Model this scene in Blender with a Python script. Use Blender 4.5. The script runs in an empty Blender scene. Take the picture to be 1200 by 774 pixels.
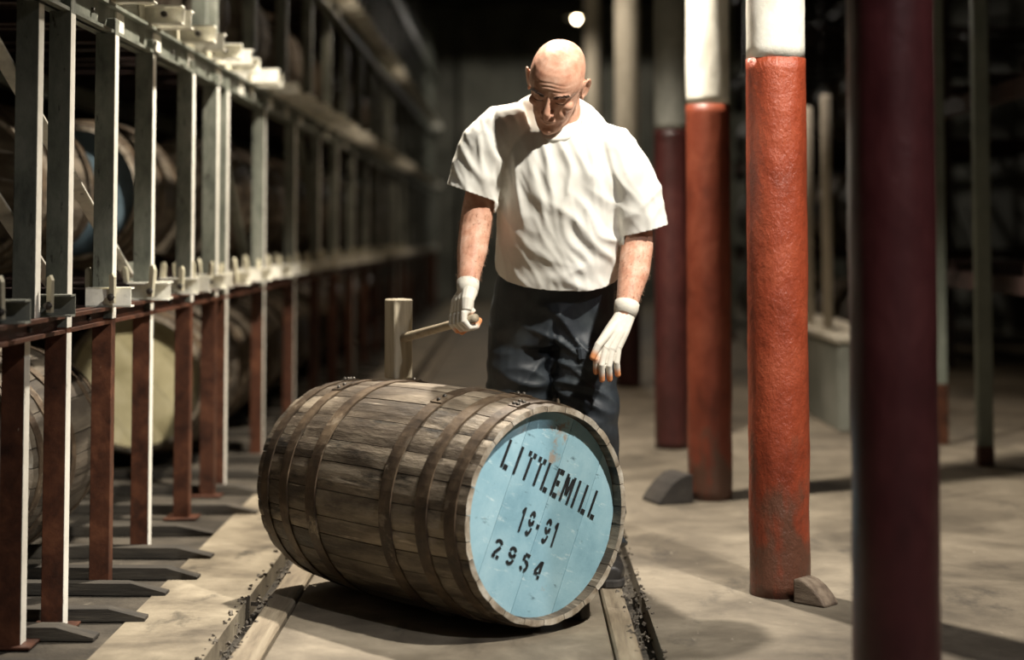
import bpy, bmesh, math, random
import numpy as np
from mathutils import Vector, Matrix, Euler, noise as mnoise

random.seed(7)
rng = np.random.default_rng(7)
S = bpy.context.scene
COL = S.collection
PI = math.pi

# ------------------------------------------------------------------ camera
F_PX, CX, HOR, CAM_H, PITCH = 2000.0, 605.0, 275.0, 1.05, math.radians(3.0)
CY = HOR - F_PX * math.tan(PITCH)
cam_d = bpy.data.cameras.new('camera')
cam = bpy.data.objects.new('camera', cam_d)
COL.objects.link(cam)
cam.location = (0, 0, CAM_H)
cam.rotation_euler = (PI / 2 + PITCH, 0, 0)
cam_d.sensor_width = 36
cam_d.lens = F_PX / 1200 * 36
cam_d.shift_x = (600 - CX) / 1200
cam_d.shift_y = (CY - 387) / 1200
cam_d.dof.use_dof = True
cam_d.dof.focus_distance = 4.75
cam_d.dof.aperture_fstop = 1.35
cam_d.clip_end = 200
S.camera = cam

# ------------------------------------------------------------------ world, exposure
W = bpy.data.worlds.new('world')
S.world = W
W.use_nodes = True
bg = W.node_tree.nodes['Background']
bg.inputs[0].default_value = (0.80, 0.82, 0.74, 1)
bg.inputs[1].default_value = 0.02
S.view_settings.view_transform = 'Standard'
S.view_settings.look = 'None'
S.view_settings.exposure = 0.35
S.view_settings.gamma = 1
S.view_settings.use_curve_mapping = False

# lamps of the warehouse plus unseen fill lamps added for brightness (each pendant lamp below carries one of these lights)
LAMPS = [  # x, y, z, watts, colour, radius, cone, aim point, label
    (1.55, 3.30, 3.45, 640, (1.0, 0.94, 0.84), 0.05, 42, (.18, 5.0, .85), 'tin spotlight aimed down at the barrel beside the maroon column'),
    (-0.05, 6.35, 3.75, 1000, (1.0, 0.90, 0.76), 0.06, 104, None, 'tin shade pendant lamp hanging over the man'),
    (-0.10, 10.8, 3.80, 120, (1.0, 0.82, 0.62), 0.08, 120, None, 'tin shade pendant lamp over the aisle beyond the man'),
    (0.05, 16.0, 3.95, 110, (1.0, 0.82, 0.62), 0.08, 120, None, 'tin shade pendant lamp midway down the aisle'),
    (0.84, 23.6, 4.03, 150, (1.0, 0.92, 0.80), 0.08, 178, None, 'tin shade pendant lamp before the end wall'),
    (2.1, 0.9, 3.80, 310, (.98, .95, .95), 0.06, 140, None, 'added fill lamp under a tin shade before the maroon column'),  # unseen fill, added to lift the near column and the post faces
    (1.62, 9.9, 3.70, 150, (1.0, 0.86, 0.72), 0.08, 64, None, 'added fill lamp under a tin shade above the grey trough'),  # unseen lamp added to brighten the poles and trough ledge
]


# ------------------------------------------------------------------ helpers
def P(px, py, Y):
    """world point at depth Y seen at photo pixel (px, py)"""
    v = Vector(((px - CX) / F_PX, -(py - CY) / F_PX, -1.0))
    v = Matrix.Rotation(PI / 2 + PITCH, 3, 'X') @ v
    return Vector((0, 0, CAM_H)) + v * (Y / v.y)


def tag(o, label=None, cat=None, group=None, kind=None):
    if label: o['label'] = label
    if cat: o['category'] = cat
    if group: o['group'] = group
    if kind: o['kind'] = kind
    return o


def empty(name, loc=(0, 0, 0), rz=0.0, label=None, cat=None, group=None, kind=None):
    o = bpy.data.objects.new(name, None)
    o.empty_display_size = 0.1
    COL.objects.link(o)
    o.location = loc
    o.rotation_euler = (0, 0, rz)
    return tag(o, label, cat, group, kind)


def link(name, me, parent=None, loc=None, rot=None):
    o = bpy.data.objects.new(name, me)
    COL.objects.link(o)
    if parent: o.parent = parent
    if loc is not None: o.location = loc
    if rot is not None: o.rotation_euler = rot
    return o


def copy_tree(o, parent=None):
    c = o.copy()
    COL.objects.link(c)
    c.parent = parent
    for ch in o.children:
        copy_tree(ch, c)
    return c


class MB:
    def __init__(self):
        self.v, self.f = [], []

    def add(self, vs, fs):
        k = len(self.v)
        self.v += [tuple(x) for x in vs]
        self.f += [tuple(i + k for i in f) for f in fs]
        return self

    def box(self, x0, x1, y0, y1, z0, z1, M=None):
        vs = [Vector((x, y, z)) for z in (z0, z1) for y in (y0, y1) for x in (x0, x1)]
        if M is not None: vs = [M @ v for v in vs]
        return self.add(vs, [(0, 2, 3, 1), (4, 5, 7, 6), (0, 1, 5, 4), (2, 6, 7, 3), (0, 4, 6, 2), (1, 3, 7, 5)])

    def bbox(self, x0, x1, y0, y1, z0, z1, b=0.004, M=None):
        """box with bevelled edges"""
        bm = bmesh.new()
        bmesh.ops.create_cube(bm, size=1)
        for v in bm.verts:
            v.co = Vector(((x0 + x1) / 2 + v.co.x * (x1 - x0), (y0 + y1) / 2 + v.co.y * (y1 - y0), (z0 + z1) / 2 + v.co.z * (z1 - z0)))
        bmesh.ops.bevel(bm, geom=bm.edges[:], offset=b, segments=1, affect='EDGES')
        bm.verts.index_update()
        vs = [v.co.copy() for v in bm.verts]
        if M is not None: vs = [M @ v for v in vs]
        self.add(vs, [[v.index for v in f.verts] for f in bm.faces])
        bm.free()
        return self

    def rings(self, rings, cap0=True, cap1=True, closed=True):
        n = len(rings[0])
        vs = [p for r in rings for p in r]
        fs = []
        for i in range(len(rings) - 1):
            for j in range(n if closed else n - 1):
                a, b = i * n + j, i * n + (j + 1) % n
                fs.append((a, b, b + n, a + n))
        if cap0: fs.append(tuple(range(n - 1, -1, -1)))
        if cap1: fs.append(tuple((len(rings) - 1) * n + j for j in range(n)))
        return self.add(vs, fs)

    def tube(self, pts, rad, n=10, cap=True, flat=1.0, up=None):
        pts = [Vector(p) for p in pts]
        if not hasattr(rad, '__len__'): rad = [rad] * len(pts)
        rs = []
        u = None
        for i, p in enumerate(pts):
            t = (pts[min(i + 1, len(pts) - 1)] - pts[max(i - 1, 0)]).normalized()
            if u is None:
                u = Vector(up) if up else (Vector((0, 0, 1)) if abs(t.z) < 0.9 else Vector((0, 1, 0)))
            u = (u - t * u.dot(t)).normalized()
            w = t.cross(u)
            rs.append([p + (w * math.cos(a) + u * math.sin(a) * flat) * rad[i] for a in [2 * PI * k / n for k in range(n)]])
        return self.rings(rs, cap, cap)

    def ball(self, c, r, n=16, m=10, M=None):
        """ellipsoid; r scalar or 3-tuple"""
        if not hasattr(r, '__len__'): r = (r, r, r)
        rs = []
        for i in range(m + 1):
            ph = PI * (i + 0.001 if i == 0 else (i - 0.001 if i == m else i)) / m
            ring = []
            for k in range(n):
                a = 2 * PI * k / n
                q = Vector((r[0] * math.sin(ph) * math.cos(a), r[1] * math.sin(ph) * math.sin(a), -r[2] * math.cos(ph)))
                if M is not None: q = M @ q
                ring.append(Vector(c) + q)
            rs.append(ring)
        return self.rings(rs)

    def lathe(self, prof, n=24, axis='Z', cap=True):
        rs = []
        for r, h in prof:
            ring = []
            for k in range(n):
                a = 2 * PI * k / n
                if axis == 'Z':
                    ring.append((r * math.cos(a), r * math.sin(a), h))
                else:
                    ring.append((h, r * math.cos(a), r * math.sin(a)))
            rs.append(ring)
        return self.rings(rs, cap, cap)

    def mesh(self, name, mat, smooth=False):
        me = bpy.data.meshes.new(name)
        me.from_pydata(self.v, [], self.f)
        bm = bmesh.new(); bm.from_mesh(me)
        bmesh.ops.recalc_face_normals(bm, faces=bm.faces[:])
        bm.to_mesh(me); bm.free()
        for m in (mat if isinstance(mat, (list, tuple)) else [mat]):
            me.materials.append(m)
        if smooth: me.polygons.foreach_set('use_smooth', [True] * len(me.polygons))
        me.update()
        return me

    def build(self, name, mat, parent=None, smooth=False, loc=None, rot=None):
        return link(name, self.mesh(name, mat, smooth), parent, loc, rot)


def remeshed(mb, voxel, smooth_it=6, fac=0.5):
    """one continuous surface grown from overlapping pieces"""
    me = bpy.data.meshes.new('tmp')
    me.from_pydata(mb.v, [], mb.f)
    bm = bmesh.new(); bm.from_mesh(me)
    bmesh.ops.recalc_face_normals(bm, faces=bm.faces[:])
    bm.to_mesh(me); bm.free()
    o = bpy.data.objects.new('tmp', me)
    COL.objects.link(o)
    m = o.modifiers.new('r', 'REMESH'); m.mode = 'VOXEL'; m.voxel_size = voxel
    if smooth_it:
        s = o.modifiers.new('s', 'SMOOTH'); s.iterations = smooth_it; s.factor = fac
    dg = bpy.context.evaluated_depsgraph_get()
    out = bpy.data.meshes.new_from_object(o.evaluated_get(dg))
    bpy.data.objects.remove(o); bpy.data.meshes.remove(me)
    out.polygons.foreach_set('use_smooth', [True] * len(out.polygons))
    return out


def co_array(me):
    a = np.empty(len(me.vertices) * 3, np.float32)
    me.vertices.foreach_get('co', a)
    n = np.empty(len(me.vertices) * 3, np.float32)
    me.vertices.foreach_get('normal', n)
    return a.reshape(-1, 3).astype(float), n.reshape(-1, 3).astype(float)


def put_co(me, a):
    me.vertices.foreach_set('co', a.astype(np.float32).ravel())
    me.update()


# ------------------------------------------------------------------ materials
def mat(name, cols, scale=6.0, rough=0.7, bump=0.15, bscale=None, metal=0.0, stretch=(1, 1, 1), stops=None,
        vary=0.0, detail=8, spots=None, spec=0.4, bdist=0.01, coords='Object', distort=0.3, rvar=0.15, foot=None, attr=None):
    """procedural surface: noise colour ramp, optional per-object tone, optional worn spots, fine relief"""
    m = bpy.data.materials.new(name)
    m.use_nodes = True
    nt = m.node_tree; N = nt.nodes; L = nt.links
    b = N['Principled BSDF']
    tc = N.new('ShaderNodeTexCoord')
    mp = N.new('ShaderNodeMapping'); mp.inputs['Scale'].default_value = stretch
    L.new(tc.outputs[coords], mp.inputs[0])
    vec = mp.outputs[0]
    oi = N.new('ShaderNodeObjectInfo')
    if vary:
        ad = N.new('ShaderNodeVectorMath'); ad.operation = 'ADD'
        sc = N.new('ShaderNodeMath'); sc.operation = 'MULTIPLY'; sc.inputs[1].default_value = 37.0
        L.new(oi.outputs['Random'], sc.inputs[0])
        L.new(vec, ad.inputs[0]); L.new(sc.outputs[0], ad.inputs[1])
        vec = ad.outputs[0]
    nz = N.new('ShaderNodeTexNoise'); nz.inputs['Scale'].default_value = scale
    nz.inputs['Detail'].default_value = detail; nz.inputs['Roughness'].default_value = 0.65
    nz.inputs['Distortion'].default_value = distort
    L.new(vec, nz.inputs['Vector'])
    rp = N.new('ShaderNodeValToRGB')
    el = rp.color_ramp.elements
    k = len(cols)
    if stops is None: stops = [0.32 + 0.36 * i / max(1, k - 1) for i in range(k)]
    while len(el) < k: el.new(0.5)
    for i, c in enumerate(cols):
        el[i].position = stops[i]; el[i].color = (*c, 1)
    L.new(nz.outputs['Fac'], rp.inputs[0])
    out = rp.outputs[0]
    if spots:
        for (c, sscale, lo, hi, st) in spots:
            mp2 = N.new('ShaderNodeMapping'); mp2.inputs['Scale'].default_value = st
            L.new(vec, mp2.inputs[0])
            n2 = N.new('ShaderNodeTexNoise'); n2.inputs['Scale'].default_value = sscale; n2.inputs['Detail'].default_value = 7
            n2.inputs['Roughness'].default_value = 0.7
            L.new(mp2.outputs[0], n2.inputs['Vector'])
            mr = N.new('ShaderNodeMapRange'); mr.inputs[1].default_value = lo; mr.inputs[2].default_value = hi
            L.new(n2.outputs['Fac'], mr.inputs[0])
            mx = N.new('ShaderNodeMix'); mx.data_type = 'RGBA'
            L.new(mr.outputs[0], mx.inputs[0]); L.new(out, mx.inputs[6]); mx.inputs[7].default_value = (*c, 1)
            out = mx.outputs[2]
    if foot:      # paint rubbed and rusted away near the ground, ragged edge
        sx = N.new('ShaderNodeSeparateXYZ'); L.new(tc.outputs['Object'], sx.inputs[0])
        mr = N.new('ShaderNodeMapRange'); mr.inputs[1].default_value = 0; mr.inputs[2].default_value = foot[1]
        mr.inputs[3].default_value = .38; mr.inputs[4].default_value = -.12
        L.new(sx.outputs['Z'], mr.inputs[0])
        n3 = N.new('ShaderNodeTexNoise'); n3.inputs['Scale'].default_value = 16; n3.inputs['Detail'].default_value = 8
        mp3 = N.new('ShaderNodeMapping'); mp3.inputs['Scale'].default_value = (1, 1, .45)
        L.new(tc.outputs['Object'], mp3.inputs[0]); L.new(mp3.outputs[0], n3.inputs['Vector'])
        ad3 = N.new('ShaderNodeMath'); ad3.operation = 'ADD'
        L.new(mr.outputs[0], ad3.inputs[0]); L.new(n3.outputs['Fac'], ad3.inputs[1])
        m3 = N.new('ShaderNodeMapRange'); m3.inputs[1].default_value = .60; m3.inputs[2].default_value = .78; m3.inputs[4].default_value = .85
        L.new(ad3.outputs[0], m3.inputs[0])
        mx = N.new('ShaderNodeMix'); mx.data_type = 'RGBA'
        L.new(m3.outputs[0], mx.inputs[0]); L.new(out, mx.inputs[6]); mx.inputs[7].default_value = (*foot[0], 1)
        out = mx.outputs[2]
    if attr:      # colour carried by a mask on the mesh
        at = N.new('ShaderNodeAttribute'); at.attribute_name = attr[0]
        mx = N.new('ShaderNodeMix'); mx.data_type = 'RGBA'
        L.new(at.outputs['Fac'], mx.inputs[0]); L.new(out, mx.inputs[6]); mx.inputs[7].default_value = (*attr[1], 1)
        out = mx.outputs[2]
    if vary:
        hv = N.new('ShaderNodeHueSaturation')
        mr = N.new('ShaderNodeMapRange'); mr.inputs[3].default_value = 1 - vary; mr.inputs[4].default_value = 1 + vary
        L.new(oi.outputs['Random'], mr.inputs[0]); L.new(mr.outputs[0], hv.inputs['Value'])
        L.new(out, hv.inputs['Color']); out = hv.outputs[0]
    L.new(out, b.inputs['Base Color'])
    b.inputs['Metallic'].default_value = metal
    b.inputs['Specular IOR Level'].default_value = spec
    rr = N.new('ShaderNodeMapRange'); rr.inputs[3].default_value = max(0, rough - rvar); rr.inputs[4].default_value = min(1, rough + rvar)
    L.new(nz.outputs['Fac'], rr.inputs[0]); L.new(rr.outputs[0], b.inputs['Roughness'])
    if bump:
        nb = N.new('ShaderNodeTexNoise'); nb.inputs['Scale'].default_value = bscale or scale * 4
        nb.inputs['Detail'].default_value = 6; nb.inputs['Roughness'].default_value = 0.7
        L.new(vec, nb.inputs['Vector'])
        bp = N.new('ShaderNodeBump'); bp.inputs['Strength'].default_value = bump; bp.inputs['Distance'].default_value = bdist
        L.new(nb.outputs['Fac'], bp.inputs['Height']); L.new(bp.outputs[0], b.inputs['Normal'])
    return m


def emit(name, col, s):
    m = bpy.data.materials.new(name); m.use_nodes = True
    nt = m.node_tree
    b = nt.nodes['Principled BSDF']
    b.inputs['Emission Color'].default_value = (*col, 1); b.inputs['Emission Strength'].default_value = s
    return m


M = {}
M['concrete'] = mat('concrete', [(.052, .042, .030), (.115, .096, .070), (.205, .175, .130)], 2.2, .75, .35, 30, vary=0,
                    spots=[((.05, .042, .033), 5.0, .56, .70, (1, .5, 1)), ((.36, .32, .25), 22, .64, .74, (1, .3, 1))], bdist=.008, stops=[.30, .47, .66])
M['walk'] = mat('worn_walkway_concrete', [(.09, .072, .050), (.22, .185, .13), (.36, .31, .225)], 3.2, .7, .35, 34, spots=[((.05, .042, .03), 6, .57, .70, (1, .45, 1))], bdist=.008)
M['lane'] = mat('lane_concrete', [(.080, .065, .046), (.165, .138, .100), (.27, .23, .17)], 3.0, .7, .3, 40,
                spots=[((.06, .05, .038), 6, .58, .72, (1, .35, 1)), ((.52, .47, .38), 24, .66, .75, (1, .25, 1))], bdist=.006)
M['plank'] = mat('lane_timber', [(.12, .095, .065), (.24, .195, .135), (.34, .29, .21)], 9, .7, .35, 40, stretch=(3, .25, 3), vary=.16, bdist=.005)
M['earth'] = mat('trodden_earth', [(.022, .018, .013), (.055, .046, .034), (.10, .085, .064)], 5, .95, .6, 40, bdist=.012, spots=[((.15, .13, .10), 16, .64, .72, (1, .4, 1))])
M['dirt'] = mat('groove_dirt', [(.012, .01, .008), (.04, .034, .026), (.09, .078, .06)], 25, .95, .6, 60)
M['crumb'] = mat('grit', [(.06, .05, .04), (.22, .19, .15)], 12, .9, .3, vary=.3)
M['sleeper'] = mat('runner_timber', [(.016, .014, .011), (.042, .036, .028), (.088, .076, .058)], 8, .8, .4, 40, stretch=(.3, 3, 3), vary=.2)
M['wall'] = mat('old_wall', [(.06, .06, .05), (.13, .13, .105), (.20, .195, .165)], 1.2, .9, .3, 8, vary=0)
M['ceiling'] = mat('ceiling_boards', [(.012, .01, .009), (.03, .026, .022)], 3, .9, .2)
M['steel'] = mat('grey_steel', [(.075, .082, .068), (.14, .15, .122), (.21, .215, .18)], 14, .5, .2, 60, vary=.12,
                 spots=[((.02, .018, .014), 38, .60, .68, (1, 1, .6))], stretch=(1, 1, .5), spec=.5)
M['galv'] = mat('pale_steel', [(.55, .54, .47), (.74, .72, .63), (.84, .82, .73)], 18, .45, .15, 60, vary=.12,
                spots=[((.08, .06, .04), 25, .64, .73, (1, 1, 1))], spec=.5)
M['red_steel'] = mat('red_oxide_steel', [(.028, .011, .007), (.068, .024, .012), (.118, .043, .020)], 12, .5, .2, 50, vary=.2,
                     spots=[((.35, .30, .24), 55, .70, .75, (1, 1, .4)), ((.02, .012, .01), 9, .6, .74, (1, 1, .4))])
M['edge_lit'] = mat('painted_edge_light', [(.74, .72, .64), (.88, .86, .78)], 20, .5, .15, 60,
                      spots=[((.14, .09, .06), 30, .62, .70, (1, 1, .3))])  # pale colour painting lamplight along the aisle edges, broken by brown chips
M['peg'] = mat('pale_peg_wood', [(.42, .39, .28), (.60, .56, .42)], 20, .6, .15, stretch=(1, 1, .3), vary=.15)
M['bolt'] = mat('bolt_steel', [(.03, .026, .022), (.10, .09, .075)], 30, .45, .1, metal=.6)
M['stave'] = mat('oak_stave', [(.020, .015, .011), (.085, .064, .044), (.29, .24, .175)], 4.6, .55, .55, 34, stretch=(.5, 2.0, 2.0), vary=.22,
                 spots=[((.010, .008, .006), 6, .54, .66, (.8, 1, 1)), ((.46, .39, .30), 22, .60, .72, (.35, 1.5, 1.5))], bdist=.008, stops=[.30, .47, .67])
M['stave_dark'] = mat('dark_oak_stave', [(.028, .021, .015), (.075, .06, .043), (.15, .125, .09)], 5, .7, .4, 26, stretch=(.35, 2, 2), vary=.25, bdist=.006)
M['stave_end'] = mat('oak_end_grain', [(.16, .12, .08), (.36, .31, .24), (.58, .54, .46)], 16, .75, .4, 60, vary=.2,
                     spots=[((.05, .035, .025), 18, .58, .68, (1, 1, 1))])
M['hoop'] = mat('rusty_hoop', [(.022, .015, .010), (.07, .047, .029), (.16, .115, .072)], 10, .55, .35, 40, vary=.15, metal=.25,
                spots=[((.34, .28, .205), 12, .58, .72, (1, 1, 1)), ((.015, .011, .009), 6, .60, .7, (1, 1, 1))], bdist=.004)
M['blue_paint'] = mat('pale_blue_paint', [(.18, .345, .43), (.27, .465, .55), (.375, .575, .65)], 5, .5, .35, 22, stretch=(1, 1, 1), vary=.07,
                      spots=[((.60, .74, .76), 30, .60, .72, (1, .5, 2.0)), ((.09, .16, .19), 22, .62, .70, (1, .6, 2)), ((.34, .29, .24), 8, .62, .68, (1, 1, 1)), ((.05, .07, .08), 40, .69, .73, (1, 1.6, .7))], bdist=.003, stops=[.28, .47, .70])
M['yellow_paint'] = mat('pale_yellow_paint', [(.36, .32, .18), (.54, .49, .30), (.66, .61, .42)], 4, .6, .2, 20, vary=.05)
M['dull_blue'] = mat('dull_blue_paint', [(.07, .11, .14), (.13, .19, .23)], 4, .6, .2, 20, vary=.05)
M['oak_head'] = mat('oak_cask_head', [(.06, .047, .034), (.15, .125, .092), (.26, .225, .175)], 5, .7, .3, 24, stretch=(1, 3, .5), vary=.2)
M['ink'] = mat('stencil_ink', [(.008, .009, .010), (.02, .022, .024)], 30, .6, .1,
               spots=[((.16, .28, .34), 55, .66, .74, (1, 1, 1))])
M['col_red'] = mat('red_column_paint', [(.135, .024, .010), (.245, .043, .017), (.33, .070, .030)], 5, .36, .9, 26, stretch=(1, 1, .7), bdist=.010, foot=((.085, .042, .026), .62), spec=.5,
                   spots=[((.10, .05, .03), 5, .60, .74, (1, 1, .5)), ((.58, .40, .30), 60, .70, .75, (1, 1, 1))])
M['col_white'] = mat('white_column_paint', [(.52, .50, .43), (.70, .68, .60), (.78, .76, .69)], 6, .45, .4, 28, stretch=(1, 1, .7), bdist=.006,
                     spots=[((.20, .17, .13), 30, .68, .74, (1, 1, .4))])
M['col_dull'] = mat('dull_maroon_paint', [(.024, .007, .006), (.040, .010, .009), (.058, .015, .012)], 8, .4, .35, 50, stretch=(1, 1, .7))  # maroon made darker; dimness of the far columns is put into the colour
M['col_oxide'] = mat('dark_red_column_paint', [(.075, .016, .008), (.135, .028, .013), (.185, .046, .022)], 5, .42, .5, 26, stretch=(1, 1, .7), bdist=.006, foot=((.06, .034, .022), .4))  # red darkened to stand for weaker lamplight on this column; worn foot
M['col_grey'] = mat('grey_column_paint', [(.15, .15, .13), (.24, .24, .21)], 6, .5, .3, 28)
M['stone'] = mat('dark_stone', [(.012, .010, .009), (.04, .034, .028)], 10, .85, .4, 40)
M['col_maroon'] = mat('maroon_column_paint', [(.036, .009, .010), (.056, .013, .014), (.075, .019, .019)], 8, .33, .35, 50, stretch=(1, 1, .7), bdist=.004, spec=.5)
M['col_dirt'] = mat('worn_column_foot', [(.09, .028, .014), (.19, .055, .025), (.22, .15, .10)], 8, .6, .6, 40, stretch=(1, 1, .5), bdist=.006,
                    spots=[((.03, .02, .015), 12, .56, .7, (1, 1, .4))])
M['chock'] = mat('chock_wood', [(.05, .034, .024), (.12, .088, .062), (.21, .165, .12)], 14, .75, .4, 50, stretch=(.6, 2, 2), vary=.15)
M['skin'] = mat('skin', [(.47, .215, .135), (.60, .33, .225), (.70, .45, .335)], 26, .58, .12, 240, spec=.4, bdist=.002, rvar=.08)
M['hair'] = mat('grey_brow_hair', [(.022, .016, .012), (.05, .036, .028)], 90, .8, .2, 300)
M['lash'] = mat('dark_lash', [(.03, .02, .015), (.06, .04, .03)], 60, .8, 0)
M['arm_hair'] = mat('arm_hair', [(.13, .07, .04), (.22, .13, .08)], 60, .7, 0)
M['shirt'] = mat('white_cotton', [(.66, .645, .585), (.74, .725, .665), (.80, .785, .73)], 5, .85, .25, 330, spec=.15, bdist=.001, rvar=.05)
M['trouser'] = mat('dark_work_cloth', [(.012, .016, .021), (.022, .028, .034), (.045, .055, .060)], 7, .55, .3, 260, spec=.4, bdist=.0015)
M['glove'] = mat('white_glove_knit', [(.62, .58, .49), (.76, .72, .63)], 24, .75, .3, 260, bdist=.0015, attr=('tip', (.66, .27, .11)))
M['boot'] = mat('black_boot_leather', [(.012, .011, .010), (.035, .032, .029)], 14, .45, .2, 60)
M['sole'] = mat('boot_rubber', [(.02, .018, .016), (.05, .045, .04)], 20, .8, .2)
M['mallet'] = mat('pale_mallet_wood', [(.28, .235, .16), (.44, .385, .28), (.56, .50, .385)], 12, .65, .25, 40, stretch=(3, 3, .3), spots=[((.12, .09, .06), 14, .62, .75, (1, 1, .3))])
M['handle'] = mat('handle_wood', [(.26, .21, .14), (.42, .36, .26)], 14, .6, .2, 40, stretch=(3, 3, 3))
M['trough'] = mat('grey_trough_paint', [(.12, .125, .105), (.19, .195, .165), (.25, .25, .215)], 4, .7, .2, 25, spots=[((.42, .40, .35), 9, .66, .72, (1, 1, 1))])
M['trough_top'] = mat('pale_trough_ledge', [(.36, .33, .26), (.52, .48, .40)], 6, .6, .2, 25)
M['pole'] = mat('pale_pole', [(.40, .36, .29), (.56, .51, .43)], 7, .5, .15, 30)
M['green_post'] = mat('grey_green_post', [(.12, .135, .112), (.19, .21, .175)], 6, .5, .15, 30, vary=.1)
M['umber'] = mat('dark_umber_steel', [(.012, .007, .006), (.035, .016, .013)], 10, .6, .2, 40)  # dark umber; shadow of the rack past the columns is put into it
M['tin'] = mat('tin_shade', [(.05, .055, .05), (.12, .125, .11)], 12, .4, .1, metal=.5)
M['bulb'] = emit('lit_bulb', (1.0, .78, .5), 40)


# ------------------------------------------------------------------ setting
fl = empty('floor', kind='structure')
Y0, Y1 = -2.0, 27.0
XL0, XL1, XG0, XG1 = -0.714, 0.314, -0.774, 0.368
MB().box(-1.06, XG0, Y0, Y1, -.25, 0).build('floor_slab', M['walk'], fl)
MB().box(-4.6, -1.06, Y0, Y1, -.25, -.004).build('earth_floor', M['earth'], fl)
MB().box(XG1, 5.2, Y0, Y1, -.25, 0).build('floor_slab', M['concrete'], fl)
MB().box(XG0, XG1, Y0, Y1, -.25, -.06).build('groove_bed', M['dirt'], fl)
# middle of the lane: cast slabs with joints
yy = Y0
lens = [1.7, 2.1, 1.65, 1.9]
i = 0
while yy < Y1 - .1:
    l = min(lens[i % 4], Y1 - yy)
    MB().bbox(-.628, .243, yy + .006, yy + l - .006, -.06, 0.0, .006).build('lane_slab', M['lane'], fl)
    yy += l; i += 1
for (a, b, off) in ((XL0, -.634, 0.3), (.249, XL1, 1.1)):
    yy = Y0 - off
    i = 0
    while yy < Y1:
        l = 2.4 + .5 * ((i * 7) % 3) / 2
        o = MB().bbox(a, b, yy + .004, yy + l - .004, -.06, .004 - .003 * (i % 2), .006).build('lane_plank', M['plank'], fl)
        yy += l; i += 1
# grit and splinters lying in the grooves
mb = MB()
for g0, g1 in ((XG0, XL0), (XL1, XG1)):
    for k in range(700):
        y = 3.8 + 9 * random.random() ** 1.6
        x = random.uniform(g0 - .02, g1 + .012)
        s = random.uniform(.0015, .006)
        z = -.055 + s * .5 + random.random() * .03 if g0 < x < g1 else s * .4
        R = Matrix.Translation((x, y, z)) @ Euler((random.random() * 3, random.random() * 3, random.random() * 3)).to_matrix().to_4x4()
        mb.box(-s, s, -s * random.uniform(.4, 2.2), s, -s * .5, s * .5, R)
tag(mb.build('groove_grit', M['crumb'], fl), kind='stuff')

wb = empty('wall_back', kind='structure')
MB().box(-4.6, 5.2, Y1, Y1 + .3, -.25, 4.8).build('wall_face', M['wall'], wb)
for k in range(4):
    MB().bbox(-3.5 + 2.6 * k, -3.15 + 2.6 * k, Y1 - .14, Y1 + .01, 0, 4.6, .02).build('pier', M['wall'], wb)
tag(MB().box(-4.9, -4.6, Y0, Y1 + .3, -.25, 4.8).build('wall_left', M['wall']), kind='structure')
tag(MB().box(5.2, 5.5, Y0, Y1 + .3, -.25, 4.8).build('wall_right', M['wall']), kind='structure')
tag(MB().box(-4.9, 5.5, Y0 - .3, Y0, -.25, 4.8).build('wall_front', M['wall']), kind='structure')
ce = empty('ceiling', kind='structure')
MB().box(-4.9, 5.5, Y0 - .3, Y1 + .3, 4.7, 4.9).build('ceiling_boards', M['ceiling'], ce)
for k in range(9):
    MB().box(-4.6, 5.2, Y0 + 1.5 + 3.2 * k, Y0 + 1.62 + 3.2 * k, 4.5, 4.7).build('joist', M['ceiling'], ce)

# ------------------------------------------------------------------ pendant lamps
for (x, y, z, w, c, r, cone, aim, lab) in LAMPS:
    t = empty('pendant_lamp', (x, y, z), 0, lab, 'lamp', 'pendant lamps')
    MB().tube([(0, 0, .14), (0, 0, 4.7 - z)], .006, 6).build('cord', M['tin'], t)
    MB().lathe([(.03, .16), (.035, .09), (.17, .02), (.175, .018), (.165, .022), (.03, .085)], 24, cap=False).build('shade', M['tin'], t, True)
    MB().ball((0, 0, .02), (.035, .035, .05)).build('bulb', M['bulb'], t, True)
    ld = bpy.data.lights.new('lamp_light', 'SPOT')
    ld.energy = w; ld.color = c; ld.shadow_soft_size = r; ld.spot_size = math.radians(cone); ld.spot_blend = .45 if cone < 170 else .1
    lo = bpy.data.objects.new('lamp_light', ld); COL.objects.link(lo)
    lo.parent = t; lo.location = (0, 0, -.06)
    if aim:
        q = (Vector(aim) - Vector((x, y, z))).to_track_quat('-Z', 'Y')
        lo.rotation_euler = q.to_euler()
        lo.location = (q @ Vector((0, 0, -.08)))
        for c_ in t.children:
            if c_.name.startswith(('shade', 'bulb')): c_.rotation_euler = q.to_euler()

# ------------------------------------------------------------------ columns
CX_COL = .772
COLS = [(3.51, 'dark'), (5.06, 'red'), (6.86, 'red'), (8.47, 'maroon'), (11.85, 'maroon'), (17.2, 'maroon')]
LAB = {0: 'dark maroon iron column with a violet sheen down one side',
       1: 'bright orange red iron column with flaking paint and white upper part, wedge at its foot',
       2: 'smooth red iron column with white upper part, dark stone block at its foot',
       3: 'dull maroon iron column with grey white top, behind the smooth red column'}
R = .0885


def col_mesh(z0, z1, mt, r=R, bulge=0.0, seed=0):
    nz = max(2, int((z1 - z0) / .035)); n = 40
    rs = []
    for k in range(nz + 1):
        z = z0 + (z1 - z0) * k / nz
        rr = []
        for j in range(n):
            a = 2 * PI * j / n
            d = .0028 * mnoise.noise((math.cos(a) * 2.2, math.sin(a) * 2.2 + seed, z * 6)) + .0013 * mnoise.noise((math.cos(a) * 6, math.sin(a) * 6 + seed, z * 16))
            rr.append(((r + d) * math.cos(a), (r + d) * math.sin(a), z))
        rs.append(rr)
    return MB().rings(rs).mesh('column_shaft', mt, True)


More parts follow.
